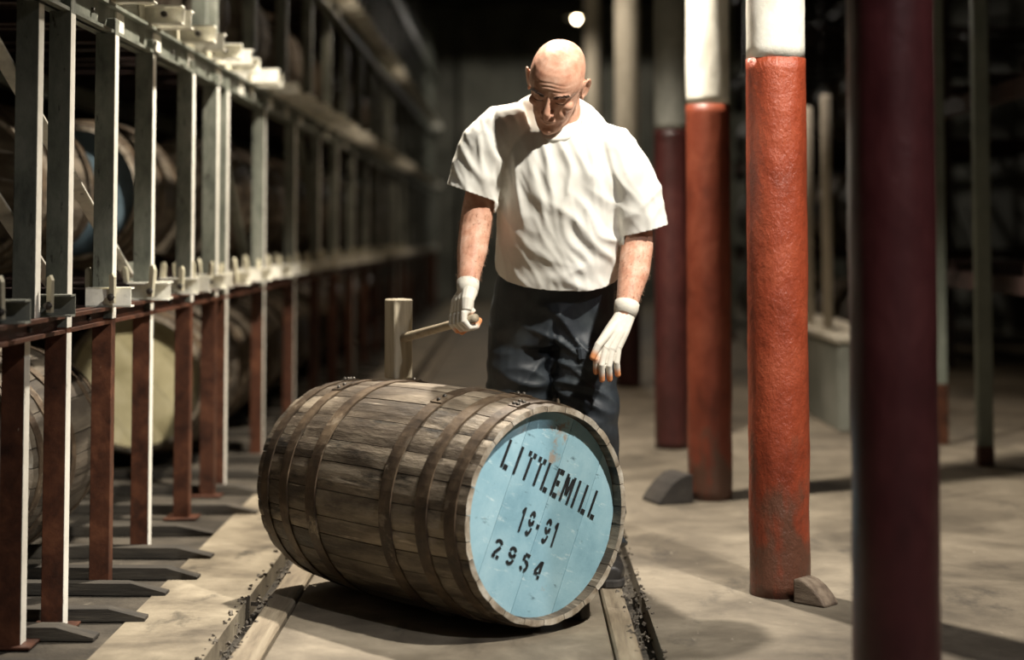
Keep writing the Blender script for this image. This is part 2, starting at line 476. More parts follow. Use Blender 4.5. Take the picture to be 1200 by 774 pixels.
for i, (y, k) in enumerate(COLS):
    o = empty('iron_column', (CX_COL, y, 0), 0, LAB.get(i, 'slender pale topped iron column far down the aisle' if i == 4 else 'faint thin iron column before the end wall'), 'column',
              'iron columns along the aisle')
    zs = 1.571
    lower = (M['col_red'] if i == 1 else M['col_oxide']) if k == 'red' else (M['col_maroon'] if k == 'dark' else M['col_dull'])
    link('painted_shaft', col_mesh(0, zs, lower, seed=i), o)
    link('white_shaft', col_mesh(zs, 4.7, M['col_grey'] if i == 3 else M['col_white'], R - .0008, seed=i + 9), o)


def chock(name, loc, rz, sx, sy, sz, label, mt, group=None):
    """curved wedge block"""
    prof = [(0, 0), (sx, 0), (sx * .98, sz * .12), (sx * .82, sz * .42), (sx * .6, sz * .72), (sx * .36, sz * .93), (sx * .15, sz), (0, sz * .97)]
    vs = [(x, s * sy / 2, z) for s in (-1, 1) for x, z in prof]
    n = len(prof)
    mb = MB().add(vs, [tuple(range(n)), tuple(range(2 * n - 1, n - 1, -1))] + [(j, (j + 1) % n, n + (j + 1) % n, n + j) for j in range(n)])
    o = mb.build(name, mt)
    b = o.modifiers.new('b', 'BEVEL'); b.width = .005; b.segments = 2; b.limit_method = 'ANGLE'
    o.location = loc; o.rotation_euler = (0, 0, rz)
    return tag(o, label, 'wedge', group)


chock('wedge_chock', (.815, 4.955, 0), -.75, .105, .075, .07, 'small curved wooden wedge at the foot of the bright orange red column', M['chock'])
chock('wedge_chock', (.665, 6.80, 0), PI + .35, .15, .16, .115, 'dark curved block at the foot of the smooth red column', M['stone'])
chock('wedge_chock', (.19, 4.72, 0), 2.6, .07, .05, .05, 'tiny dark wedge on the lane beneath the blue barrel head', M['sleeper'])


# ------------------------------------------------------------------ casks
def cask_r(t, L, rb, rh):
    return rb - (rb - rh) * abs(2 * t / L) ** 2.1


def stave_mesh(L, rb, rh, a0, a1, th, mt, mt_end, jit=0.0):
    ns, na = 14, 3
    rs = []
    for i in range(ns + 1):
        t = -L / 2 + L * i / ns
        r = cask_r(t, L, rb, rh) + jit
        ring = []
        for j in range(na + 1):
            a = a0 + (a1 - a0) * j / na
            e = .0025 if j in (0, na) else 0
            ring.append((t, (r - e) * math.cos(a), (r - e) * math.sin(a)))
        ri = r - th * (.62 if i in (0, ns) else 1)
        for j in range(na, -1, -1):
            a = a0 + (a1 - a0) * j / na
            ring.append((t, ri * math.cos(a), ri * math.sin(a)))
        rs.append(ring)
    me = MB().rings(rs).mesh('stave', [mt, mt_end], False)
    for p in me.polygons:
        if len(p.vertices) > 4: p.material_index = 1
    return me


def hoop_mesh(L, rb, rh, t0, t1, mt):
    th = .0028
    n = 64
    prof = []
    for t in (t0, (t0 + t1) / 2, t1):
        prof.append((cask_r(t, L, rb, rh) + .0012 + th, t))
    for t in (t1, t0):
        prof.append((cask_r(t, L, rb, rh) - .001, t))
    rs = []
    for r, t in prof + [prof[0]]:
        rs.append([(t, r * math.cos(2 * PI * k / n), r * math.sin(2 * PI * k / n)) for k in range(n)])
    return MB().rings(rs, False, False).mesh('hoop', mt, False)


def board_mesh(r, u0, u1, th, mt, n=10):
    """piece of a round head between two chords (local y = across boards, z = along)"""
    pts = [(u0 + (u1 - u0) * k / n) for k in range(n + 1)]
    h = lambda u: math.sqrt(max(0, r * r - u * u))
    out = [(u, h(u)) for u in pts] + [(u, -h(u)) for u in reversed(pts)]
    out = [p for i, p in enumerate(out) if i == 0 or (abs(p[0] - out[i - 1][0]) + abs(p[1] - out[i - 1][1])) > 1e-5]
    m = len(out)
    vs = [(0, u, v) for u, v in out] + [(-th, u, v) for u, v in out]
    return MB().add(vs, [tuple(range(m)), tuple(range(2 * m - 1, m - 1, -1))] + [(j, (j + 1) % m, m + (j + 1) % m, m + j) for j in range(m)]).mesh('head_board', mt)


def make_cask(name, label, L, rb, rh, nst, smat, headmat, hoopmat, group=None, ends=(1, -1), roll=0.0, board_rot=0.0, hero=False, cuts=None):
    o = empty(name, (0, 0, 0), 0, label, 'barrel', group)
    # staves of uneven width
    w = np.array([random.uniform(.75, 1.25) for _ in range(nst)]); w = w / w.sum() * 2 * PI
    a = roll
    for k in range(nst):
        g = .0035 if hero else .005
        me = stave_mesh(L, rb, rh, a + g, a + w[k] - g, .027, smat, M['stave_end'], random.uniform(-.0012, .0012))
        link('stave', me, o)
        a += w[k]
    MB().lathe([(cask_r(t, L, rb, rh) - .012, t) for t in np.linspace(-L / 2 + .035, L / 2 - .035, 9)], 40, 'X', True).build('stave_joint', M['dirt'], o, True)
    hp = [(.470, .425), (.355, .310), (.205, .155)]
    for s in (1, -1):
        for q, (h0, h1) in enumerate(hp):
            t0, t1 = s * h0 * L + (-.004 * s if q == 0 else 0), s * h1 * L
            h = link('hoop', hoop_mesh(L, rb, rh, t0, t1, hoopmat), o)
            tm = (t0 + t1) / 2
            ra = PI / 2 + [.12, -.22, .3, -.1, .25, -.3][q + (3 if s < 0 else 0)]
            # riveted lap of the hoop
            rr = cask_r(tm, L, rb, rh) + .004
            lap = []
            for e in range(6):
                an = ra + e * .03
                lap.append([(t, (cask_r(t, L, rb, rh) + dr) * math.cos(an), (cask_r(t, L, rb, rh) + dr) * math.sin(an)) for t, dr in ((t0, .001), (t0, .0068), (t1, .0068), (t1, .001))])
            MB().rings(lap).build('hoop_lap', hoopmat, h)
            for e in (.04, .11):
                for tt in (.3, .7) if q == 0 else (.5,):
                    t = t0 + (t1 - t0) * tt; an = ra + e
                    r2 = cask_r(t, L, rb, rh) + .0065
                    MB().ball((t, r2 * math.cos(an), r2 * math.sin(an)), .0065, 8, 6).build('rivet', M['bolt'], h, True)
    heads = []
    for s in ends:
        hd = empty('head'); hd.parent = o
        hd.location = (s * (L / 2 - .030), 0, 0)
        hd.rotation_euler = (0, 0, 0) if s > 0 else (0, 0, PI)
        r = rh - .019
        cc = cuts or [-1, -.62, -.22, .2, .58, 1]
        for k in range(len(cc) - 1):
            b = link('head_board', board_mesh(r, cc[k] * r + .0008, cc[k + 1] * r - .0008, .02, headmat if s > 0 or not hero else M['oak_head']), hd)
            b.location.x = random.uniform(-.0010, .0004)
            b.rotation_euler.x = board_rot
        heads.append(hd)
    return o, heads


# the barrel on the lane
BL, BRB, BRH = .955, .311, .288
BYAW = math.radians(41.5)
AX = Vector((math.sin(BYAW), -math.cos(BYAW), 0))       # axis towards the blue head
FACE_C = P(643, 592, 4.54); FACE_C.z = BRB
BC = FACE_C - AX * BL / 2
TEXT_ROT = 0.0
barrel, heads = make_cask('whisky_barrel', 'weathered oak whisky barrel with pale blue stencilled head lying on the lane', BL, BRB, BRH, 27, M['stave'], M['blue_paint'], M['hoop'], hero=True,
                          roll=.2, board_rot=-.44, cuts=[-1, -.52, .03, .55, 1])
barrel.location = BC
BROLL = 0.0
barrel.rotation_euler = (0, 0, math.atan2(AX.y, AX.x))
HEAD = heads[0]
# face axes: local y of the barrel points right of the face as seen from the front
UY = Vector((-AX.y, AX.x, 0)).normalized()
HX = BL / 2 - .030


def face_uv(px, py):
    o = Vector((0, 0, CAM_H)); d = P(px, py, 1.0) - o
    c = BC + AX * HX
    t = (c - o).dot(AX) / d.dot(AX)
    q = o + d * t - c
    return q.dot(UY), q.z


# stencil glyphs on a 1 x 1.6 cell: filled quads with the bridges left open
def bar(x0, y0, x1, y1, w=.26):
    d = Vector((x1 - x0, y1 - y0)); n = Vector((-d.y, d.x)).normalized() * w / 2
    return [(x0 - n.x, y0 - n.y), (x1 - n.x, y1 - n.y), (x1 + n.x, y1 + n.y), (x0 + n.x, y0 + n.y)]


def arc(cx, cy, rx, ry, a0, a1, w=.25, n=8):
    out = []
    for k in range(n):
        a, b = math.radians(a0 + (a1 - a0) * k / n), math.radians(a0 + (a1 - a0) * (k + 1) / n)
        out.append([(cx + (rx - w / 2) * math.cos(a), cy + (ry - w / 2) * math.sin(a)), (cx + (rx + w / 2) * math.cos(a), cy + (ry + w / 2) * math.sin(a)),
                    (cx + (rx + w / 2) * math.cos(b), cy + (ry + w / 2) * math.sin(b)), (cx + (rx - w / 2) * math.cos(b), cy + (ry - w / 2) * math.sin(b))])
    return out


GL = {
    'L': [bar(.14, .0, .14, 1.6), bar(.34, .1, .78, .1)],
    'I': [bar(.4, 0, .4, 1.6)],
    'T': [bar(.02, 1.5, .34, 1.5), bar(.56, 1.5, .9, 1.5), bar(.45, 0, .45, 1.32)],
    'E': [bar(.14, 0, .14, 1.6), bar(.32, 1.5, .78, 1.5), bar(.32, .82, .66, .82), bar(.32, .1, .78, .1)],
    'M': [bar(.1, 0, .1, 1.6), bar(.95, 0, .95, 1.6), bar(.28, 1.45, .48, .45), bar(.58, .45, .78, 1.45)],
    '1': [bar(.45, 0, .45, 1.6), bar(.18, 1.25, .36, 1.5, .22)],
    '9': arc(.45, 1.12, .3, .38, 20, 165) + arc(.45, 1.12, .3, .38, 195, 340) + [bar(.75, .75, .75, 1.05)] + arc(.4, .62, .35, .52, -95, -10) + arc(.4, .45, .3, .36, 215, 262),
    '-': [bar(.1, .8, .5, .8)],
    '2': arc(.42, 1.15, .32, .36, 15, 165) + [bar(.70, 1.0, .22, .3), bar(.08, .1, .42, .1), bar(.54, .1, .84, .1)],
    '5': [bar(.2, 1.5, .75, 1.5), bar(.2, .95, .2, 1.4)] + arc(.42, .52, .34, .42, -75, 100) + arc(.42, .52, .34, .42, 200, 255),
    '4': [bar(.62, 0, .62, .3), bar(.62, .5, .62, 1.6), bar(.05, .42, .46, .42), bar(.1, .55, .5, 1.5)],
}
GL = {k: [q for q in v] for k, v in GL.items()}


def lettering(text, p_first, p_last, height_px_pts, name, aspect=1.0, slant=0.0):
    """text whose first and last glyph centres project near the given photo points, laid flat on the head"""
    a = Vector(face_uv(*p_first)); b = Vector(face_uv(*p_last))
    h = (Vector(face_uv(*height_px_pts[0])) - Vector(face_uv(*height_px_pts[1]))).length
    ex = (b - a).normalized(); ey = Vector((-ex.y, ex.x))
    sp = (b - a).length / (len(text) - 1)
    for k, ch in enumerate(text):
        mb = MB()
        c = a + ex * sp * k
        cw = sp * .80 * aspect
        for q in GL[ch]:
            vs = [c + ex * (gx - .45) * cw + ey * ((gy - .8) / 1.6 * h) for (gx, gy) in q]
            lo = [(.0009, v.x, v.y) for v in vs]; hi = [(.0017, v.x, v.y) for v in vs]
            mb.add(lo + hi, [(4, 5, 6, 7), (3, 2, 1, 0), (0, 1, 5, 4), (1, 2, 6, 5), (2, 3, 7, 6), (3, 0, 4, 7)])
        mb.build(name, M['ink'], HEAD)


lettering('LITTLEMILL', (596, 533), (697, 592), ((598, 515), (590, 548)), 'stencil_letter', 1.05)
lettering('19-91', (612, 609), (650, 627), ((615, 593), (609, 622)), 'stencil_numeral', 1.0)
lettering('2954', (583, 643), (631, 668), ((586, 634), (580, 655)), 'stencil_numeral', .78)

# ------------------------------------------------------------------ mallet
HP = P(546, 376, 4.95)          # grip centre
MP = P(467, 398, 5.30)          # mallet block centre
hd_ = (MP - HP)
hdir = hd_.normalized()
flat = Vector((hdir.x, hdir.y, 0)).normalized()
ml = empty('mallet', MP - Vector((0, 0, .12)), math.atan2(flat.y, flat.x), 'pale wooden mallet with square block head held over the barrel', 'mallet')
MB().bbox(-.034, .034, -.032, .032, 0, .245, .004).build('mallet_head', M['mallet'], ml)
inv = ml.matrix_basis.inverted()
A, B = inv @ (HP - hdir * .055), inv @ (MP + hdir * .055)
MB().tube([A + (B - A) * k / 8 for k in range(9)], [.0125, .0128, .0128, .0128, .013, .0135, .014, .014, .014], 14).build('mallet_handle', M['handle'], ml, True)

# ------------------------------------------------------------------ person
person = empty('person', (P(650, 400, 5.3).x, 5.3, 0), 0, 'bald person in white t-shirt, dark trousers and white gloves standing behind the barrel, head bowed', 'person')
PO = Vector(person.location)


def finish(me, name, mats, parent, off=PO):
    for m in (mats if isinstance(mats, (list, tuple)) else [mats]): me.materials.append(m)
    a, _ = co_array(me)
    put_co(me, a - np.array(off))
    return link(name, me, parent)


def pts(lst):
    return [P(x, y, d) for x, y, d, r in lst], [r for *_, r in lst]


def oval(c, hw, hd, tilt=0.0, n=28, ex=2.3, roll=0.0):
    """horizontal body ring; tilt leans it forward, roll tips it sideways"""
    out = []
    for k in range(n):
        a = 2 * PI * k / n
        ca, sa = math.cos(a), math.sin(a)
        x = hw * math.copysign(abs(ca) ** (2 / ex), ca); y = hd * math.copysign(abs(sa) ** (2 / ex), sa)
        v = Vector((x, y, 0))
        v.rotate(Euler((tilt, roll, 0)))
        out.append(Vector(c) + v)
    return out


# head frame: x = person's left, y = forward, z = up
HC = P(652, 100, 4.97)
HEADM = Matrix.Translation(HC) @ Euler((0, math.radians(12), 0)).to_matrix().to_4x4() @ Matrix.Rotation(math.radians(-9), 4, 'Z') @ Matrix.Rotation(math.radians(44), 4, 'X') @ Matrix.Diagonal((1.02, -1.02, 1.03, 1))


def head_geo(mb):
    lv = [(-.122, .066, .02, .018), (-.116, .082, -.005, .030), (-.104, .092, -.02, .041), (-.088, .090, -.035, .050), (-.072, .089, -.055, .056), (-.055, .092, -.07, .061), (-.036, .091, -.082, .066), (-.018, .089, -.092, .070),
          (0, .087, -.099, .073), (.014, .088, -.103, .075), (.028, .097, -.106, .0765), (.040, .099, -.107, .077), (.056, .096, -.106, .0765), (.074, .088, -.102, .073), (.090, .077, -.094, .066), (.104, .060, -.081, .055), (.115, .040, -.064, .041), (.121, .018, -.045, .025), (.1235, .0, -.025, .008)]
    rs = []
    n = 48
    for z, f, b, w in lv:
        c = (f + b) / 2; h = (f - b) / 2
        ring = []
        for k in range(n):
            a = 2 * PI * k / n
            ca, sa = math.cos(a), math.sin(a)
            e = 2.25 if z > .02 else 2.1
            ring.append(Vector((w * math.copysign(abs(ca) ** (2 / e), ca), c + h * math.copysign(abs(sa) ** (2 / e), sa), z)))
        rs.append(ring)
    v0 = len(mb.v)
    mb.rings(rs)
    # nose
    mb.tube([(0, .092, .032), (0, .100, .016), (0, .108, 0), (0, .1165, -.016), (0, .116, -.027), (0, .102, -.034)], [.0075, .0085, .0095, .0115, .012, .008], 12)
    for s in (-1, 1):
        mb.ball((s * .0125, .102, -.026), (.0085, .011, .0075), 10, 8)
        mb.ball((s * .031, .0745, .011), (.0145, .0125, .0125), 14, 10)     # eyeball under the lid
        mb.tube([(s * .010, .0945, .030), (s * .026, .0925, .035), (s * .043, .0840, .034), (s * .055, .072, .028)], [.006, .0075, .0075, .005], 10)  # brow ridge
        mb.ball((s * .046, .0585, -.018), (.020, .018, .016), 14, 10)      # cheekbone
        mb.ball((s * .030, .0685, -.046), (.020, .017, .024), 14, 10)
        # ear
        R_ = Matrix.Rotation(s * .42, 4, 'Z') @ Matrix.Rotation(.18, 4, 'X')
        ec = Vector((s * .079, -.006, .004))
        loop = []
        for k in range(13):
            an = math.radians(-70 + 285 * k / 12)
            q = Vector((s * .004, -.017 * math.cos(an - .2) - .003 if True else 0, .031 * math.sin(an)))
            q = Vector((s * (.006 + .003 * math.sin(an)), -.018 * math.cos(an), .030 * math.sin(an) + .002))
            loop.append(ec + (R_.to_3x3() @ q))
        mb.tube(loop, .0045, 8)
        mb.ball(ec, (.0055, .016, .027), 12, 8, R_.to_3x3())
        mb.ball(ec + Vector((0, .010, -.026)), (.005, .008, .010), 10, 8)
    # lips and chin
    mb.tube([(-.023, .0865, -.060), (-.010, .0945, -.0565), (0, .0955, -.0575), (.010, .0945, -.0565), (.023, .0865, -.060)], [.003, .0055, .005, .0055, .003], 10)
    mb.tube([(-.020, .0865, -.064), (0, .0950, -.0675), (.020, .0865, -.064)], [.003, .0065, .003], 10)
    mb.ball((0, .087, -.100), (.018, .012, .013), 14, 10)
    for k in range(v0, len(mb.v)):
        mb.v[k] = tuple(HEADM @ Vector(mb.v[k]))


body = MB()
head_geo(body)
neck_top = HEADM @ Vector((0, -.035, -.035))
body.tube([neck_top, (neck_top + P(655, 138, 5.09)) / 2, P(655, 150, 5.12)], [.060, .063, .072], 20)
# under-jaw flesh
body.ball(HEADM @ Vector((0, .02, -.085)), (.045, .05, .04), 16, 10)
TOR = [  # cx, py, depth, half width, half depth
    (649, 352, 5.255, .14, .10), (650, 320, 5.235, .14, .105), (653, 288, 5.205, .145, .115), (656, 240, 5.17, .15, .105), (657, 200, 5.145, .15, .088), (656, 165, 5.125, .125, .065), (655, 150, 5.115, .09, .055)]
body.rings([oval(P(x, y, d), hw, hd, 0, roll=.06) for x, y, d, hw, hd in TOR])
ARM_R = [(610, 158, 5.10, .055), (584, 160, 5.09, .055), (568, 208, 5.09, .048), (560, 245, 5.09, .047), (556.5, 270, 5.075, .0475), (553, 296, 5.03, .0445), (549.5, 322, 4.985, .034), (548, 340, 4.96, .029), (546, 352, 4.955, .024)]
ARM_L = [(700, 172, 5.11, .055), (724, 180, 5.10, .055), (739, 232, 5.11, .048), (746, 264, 5.115, .048), (746.5, 290, 5.10, .0485), (743, 318, 5.06, .0465), (737, 345, 5.01, .036), (733, 363, 4.985, .031), (729, 376, 4.975, .026)]
for A_ in (ARM_R, ARM_L):
    p, r = pts(A_); body.tube(p, r, 18)
LEG_R = [(622, 350, 5.28, .095), (610, 400, 5.275, .09), (607, 450, 5.255, .075), (605, 500, 5.25, .058), (605, 560, 5.30, .052), (606, 625, 5.38, .038)]
LEG_L = [(680, 350, 5.26, .095), (686, 400, 5.23, .09), (689, 450, 5.19, .075), (692, 500, 5.17, .058), (697, 560, 5.23, .052), (702, 632, 5.33, .038)]
for A_ in (LEG_R, LEG_L):
    p, r = pts(A_); body.tube(p, r, 18)
bme = remeshed(body, .0028, 5, .55)
# softened sockets, folds beside the nose and forehead creases
a, nrm = co_array(bme)
Hi = np.array(HEADM.inverted())
hl = a @ Hi[:3, :3].T + Hi[:3, 3]
nearh = (hl[:, 2] > -.13) & (hl[:, 1] > .03) & (np.abs(hl[:, 0]) < .08)
d = np.zeros(len(a))


def gz(cx, cy, cz, sx, sy, sz):
    return np.exp(-(((hl[:, 0] - cx) / sx) ** 2 + ((hl[:, 1] - cy) / sy) ** 2 + ((hl[:, 2] - cz) / sz) ** 2))


for s in (-1, 1):
    d -= .0055 * gz(s * .016, .092, .014, .009, .02, .010)
    d -= .0030 * gz(s * .031, .092, .004, .018, .02, .0035)
    d -= .0030 * gz(s * .031, .095, .022, .018, .02, .0035)
    d -= .0035 * gz(s * .024, .095, -.040, .004, .03, .014)
d -= .0030 * gz(0, .095, -.0625, .024, .02, .0022)
d -= .0022 * gz(0, .09, -.079, .02, .02, .005)
for zc in (.048, .058, .068):
    d -= .0014 * np.exp(-(((hl[:, 2] - zc - .004 * np.cos(hl[:, 0] * 60)) / .0022) ** 2)) * np.exp(-(hl[:, 0] / .045) ** 2)
d -= .0022 * gz(.006, .1, .036, .0022, .03, .009) + .0022 * gz(-.006, .1, .036, .0022, .03, .009)
a += nrm * (d * nearh)[:, None]
put_co(bme, a)
BODY = finish(bme, 'body', M['skin'], person)

# brows and closed lashes
for s in (-1, 1):
    mb = MB()
    for k in range(70):
        t = random.random()
        base = Vector((s * (.013 + .040 * t), .1005 - .019 * t ** 2, .032 + .006 * math.sin(t * 2.6) + random.uniform(-.004, .004)))
        tip = base + Vector((s * .007, .0005, random.uniform(-.002, .003)))
        mb.tube([HEADM @ base - PO, HEADM @ tip - PO], [.0007, .0003], 4)
    mb.build('eyebrow', M['hair'], person)
    arcp = [HEADM @ Vector((s * .031 + x, .0885 - 14 * x * x, .0045 + 10 * x * x)) - PO for x in np.linspace(-.013, .013, 7)]
    MB().tube(arcp, .0011, 6).build('eyelash', M['lash'], person)
# arm hair
mb = MB()
for A_ in (ARM_R, ARM_L):
    p, r = pts(A_)
    for k in range(420):
        q = random.uniform(3.2, 6.6)
        i0 = int(q); f = q - i0
        c = p[i0].lerp(p[i0 + 1], f); rr = r[i0] + (r[i0 + 1] - r[i0]) * f
        ax = (p[i0 + 1] - p[i0]).normalized()
        u = Vector((random.gauss(0, 1), random.gauss(0, 1), random.gauss(0, 1)))
        u = (u - ax * u.dot(ax)).normalized()
        b0 = c + u * (rr - .003)
        b1 = b0 + u * .007 + ax * .008 + Vector((random.uniform(-.004, .004), 0, 0))
        mb.tube([b0 - PO, b1 - PO], [.0005, .00025], 3)
tag(mb.build('arm_hair', M['arm_hair'], person), kind='stuff')

# t-shirt
sh = MB()
TSH = [  # cx, py, depth, hw, hd, ex
    (652, 362, 5.215, .150, .130), (652, 345, 5.215, .172, .160), (652, 332, 5.215, .184, .171), (652.5, 318, 5.215, .189, .176), (654, 290, 5.195, .188, .178), (656, 262, 5.175, .189, .170), (657, 235, 5.155, .193, .158), (658, 205, 5.135, .200, .142), (657, 180, 5.12, .194, .124), (656, 161, 5.11, .174, .104), (655, 147, 5.118, .155, .080), (653, 134, 5.128, .136, .062), (651, 122, 5.132, .110, .050), (650, 113, 5.135, .07, .035)]
sh.rings([oval(P(x, y, d), hw, hd, 0, 36, 2.4, roll=.085) for x, y, d, hw, hd in TSH])
SL_R = [(614, 150, 5.10, .078), (590, 154, 5.09, .081), (572, 172, 5.085, .086), (562, 200, 5.085, .083), (554.5, 226, 5.088, .080), (550, 243, 5.09, .080)]
SL_L = [(694, 170, 5.11, .072), (714, 176, 5.10, .080), (731, 202, 5.10, .085), (743, 230, 5.105, .084), (752, 264, 5.112, .076), (757, 284, 5.115, .074)]
for A_ in (SL_R, SL_L):
    p, r = pts(A_); sh.tube(p, r, 24)
sme = remeshed(sh, .0048, 10, .5)
a, nrm = co_array(sme)


def ridge(p, dirv, freq, warp, seed, sharp=1.6):
    """soft cloth folds running across dirv"""
    dv = np.array(dirv) / np.linalg.norm(dirv)
    ph = p @ dv * freq
    w = np.sin(p[:, 0] * 9 + seed) + np.sin(p[:, 2] * 11 + 1.7 * seed) + .6 * np.sin(p[:, 2] * 23 + p[:, 0] * 17 + seed)
    return (np.abs(np.sin(ph + warp * w + seed)) ** sharp) - .5


def folds(p, deg, freq, seed, stretch=.24):
    """irregular creases; deg = lean of the crease lines from upright in the x-z plane"""
    t = math.radians(deg)
    u = p[:, 0] * math.cos(t) + p[:, 2] * math.sin(t)
    v = -p[:, 0] * math.sin(t) + p[:, 2] * math.cos(t)
    out = np.empty(len(p))
    for k in range(len(p)):
        n1 = mnoise.noise((u[k] * freq + .6 * mnoise.noise((u[k] * 6, v[k] * 6, seed)), v[k] * freq * stretch, p[k, 1] * freq * .35 + seed))
        out[k] = max(0, 1 - 2.6 * abs(n1)) ** 1.5
    return out - .35


def blob(p, c, s):
    c = np.array(c)
    s = np.array(s if hasattr(s, '__len__') else (s, s, s))
    return np.exp(-(((p - c) / s) ** 2).sum(1))


front = np.clip((-nrm[:, 1] + .35), 0, 1)
d = np.zeros(len(a))
# folds hanging from the collar and chest, pulled towards the person's right hip
d += .017 * folds(a, 14, 14, 1.0) * blob(a, P(655, 225, 5.0), (.20, .4, .17)) * front
d += .018 * folds(a, 50, 14, 5.0) * blob(a, P(690, 275, 5.0), (.15, .4, .09)) * front
d += .012 * folds(a, 78, 13, 9.0) * blob(a, P(650, 325, 5.05), (.26, .4, .05))
d += .0030 * folds(a, 20, 30, 11.0) * front
# sleeves and armpits
d += .011 * folds(a, 25, 20, 3.0) * blob(a, P(566, 195, 5.08), (.09, .2, .12))
d += .012 * folds(a, -25, 20, 7.0) * blob(a, P(738, 215, 5.1), (.09, .2, .13))
d -= .016 * blob(a, P(588, 222, 5.0), (.018, .2, .085)) * front * .5
d -= .016 * blob(a, P(722, 240, 5.0), (.018, .2, .085)) * front * .5
a += nrm * d[:, None]
put_co(sme, a)
bm = bmesh.new(); bm.from_mesh(sme)


def cut(bm, co, no, test):
    fs = [f for f in bm.faces if test(f.calc_center_median())]
    g = set(fs)
    for f in fs: g.update(f.verts); g.update(f.edges)
    bmesh.ops.bisect_plane(bm, geom=list(g), plane_co=co, plane_no=no, clear_outer=False)
    dead = [f for f in bm.faces if test(f.calc_center_median()) and (f.calc_center_median() - co).dot(no) > 0]
    bmesh.ops.delete(bm, geom=dead, context='FACES')


eR, eR2 = P(554.5, 227, 5.088), P(572, 172, 5.085)
nR = (P(549, 248, 5.09) - P(557, 214, 5.088)).normalized(); nR = (nR + Vector((-.12, 0, 0))).normalized()
cut(bm, eR, nR, lambda c: (c - eR).length < .14 and (c - eR).dot(nR) > -.03 and c.x < P(579, 230, 5.09).x)
eL = P(753.5, 270, 5.112)
nL = (P(757, 284, 5.115) - P(746, 240, 5.107)).normalized()
cut(bm, eL, nL, lambda c: (c - eL).length < .14 and (c - eL).dot(nL) > -.03 and c.x > P(731, 260, 5.11).x)
hem = P(652, 343, 5.04); cut(bm, hem, Vector((-.04, .40, -1)).normalized(), lambda c: c.z < hem.z + .16 and P(575, 300, 5.2).x < c.x < P(737, 300, 5.2).x)
nk = P(652, 140, 5.068); nkn = Vector((0, -1, 1)).normalized()
bm.to_mesh(sme); bm.free()
sme.polygons.foreach_set('use_smooth', [True] * len(sme.polygons))
SHIRT = finish(sme, 't_shirt', M['shirt'], person)
sm_ = SHIRT.modifiers.new('soft', 'SMOOTH'); sm_.factor = .5; sm_.iterations = 5
so = SHIRT.modifiers.new('s', 'SOLIDIFY'); so.thickness = .004; so.offset = 0
# ribbed collar
ring = []
cu, cv = Vector((1, 0, .085)).normalized(), None
cv = nkn.cross(cu).normalized()
cp = []
for k in range(33):
    an = 2 * PI * k / 32
    cp.append(nk + cu * .082 * math.cos(an) + cv * .092 * math.sin(an) - PO)
mb = MB(); mb.tube(cp, .0075, 8, False, 1.2); mb.build('collar', M['shirt'], SHIRT, True)

# trousers
tr = MB()
TRS = [(652, 285, 5.235, .160, .125), (651, 300, 5.235, .165, .130), (650, 318, 5.240, .172, .138), (649, 335, 5.245, .182, .148), (648.5, 360, 5.255, .190, .152), (648, 385, 5.26, .193, .145), (648, 405, 5.26, .18, .13)]
tr.rings([oval(P(x, y, d), hw, hd, 0, 32, 2.5) for x, y, d, hw, hd in TRS])
TL_R = [(616, 365, 5.265, .108), (614, 400, 5.265, .112), (613, 440, 5.25, .110), (611, 490, 5.24, .102), (606, 560, 5.30, .082), (607, 618, 5.37, .080), (607, 632, 5.375, .078)]
TL_L = [(681, 365, 5.25, .108), (684, 400, 5.225, .106), (686, 440, 5.19, .098), (689, 490, 5.165, .086), (696, 560, 5.23, .080), (702, 622, 5.32, .078), (702, 637, 5.33, .076)]
for A_ in (TL_R, TL_L):
    p, r = pts(A_); tr.tube(p, r, 22)
tme = remeshed(tr, .006, 6, .5)
a, nrm = co_array(tme)
front = np.clip((-nrm[:, 1] + .4), 0, 1)
d = .028 * folds(a, 62, 13, 2.0) * blob(a, P(690, 385, 5.1), (.12, .3, .12)) * front
d += .022 * folds(a, -60, 13, 4.0) * blob(a, P(612, 385, 5.1), (.12, .3, .13)) * front
d += .024 * folds(a, 75, 13, 6.0) * blob(a, P(650, 480, 5.1), (.3, .4, .13))
d += .024 * folds(a, 85, 13, 8.0) * np.clip((.35 - a[:, 2]) / .2, 0, 1)
d -= .014 * blob(a, P(650, 410, 5.1), (.010, .3, .10)) * front
a += nrm * d[:, None]
put_co(tme, a)
TROUS = finish(tme, 'trousers', M['trouser'], person)
# cargo pocket with flap on the thigh of the person's left leg
pk = P(696, 428, 5.112) - PO
Mk = Matrix.Translation(pk) @ Matrix.Rotation(.45, 4, 'Z') @ Matrix.Rotation(-.10, 4, 'X') @ Matrix.Rotation(-.08, 4, 'Y')
pocket = MB().bbox(-.042, .042, .004, .034, -.11, .03, .008, Mk).build('cargo_pocket', M['trouser'], TROUS)
MB().bbox(-.046, .046, -.004, .034, .015, .058, .007, Mk).build('pocket_flap', M['trouser'], TROUS)


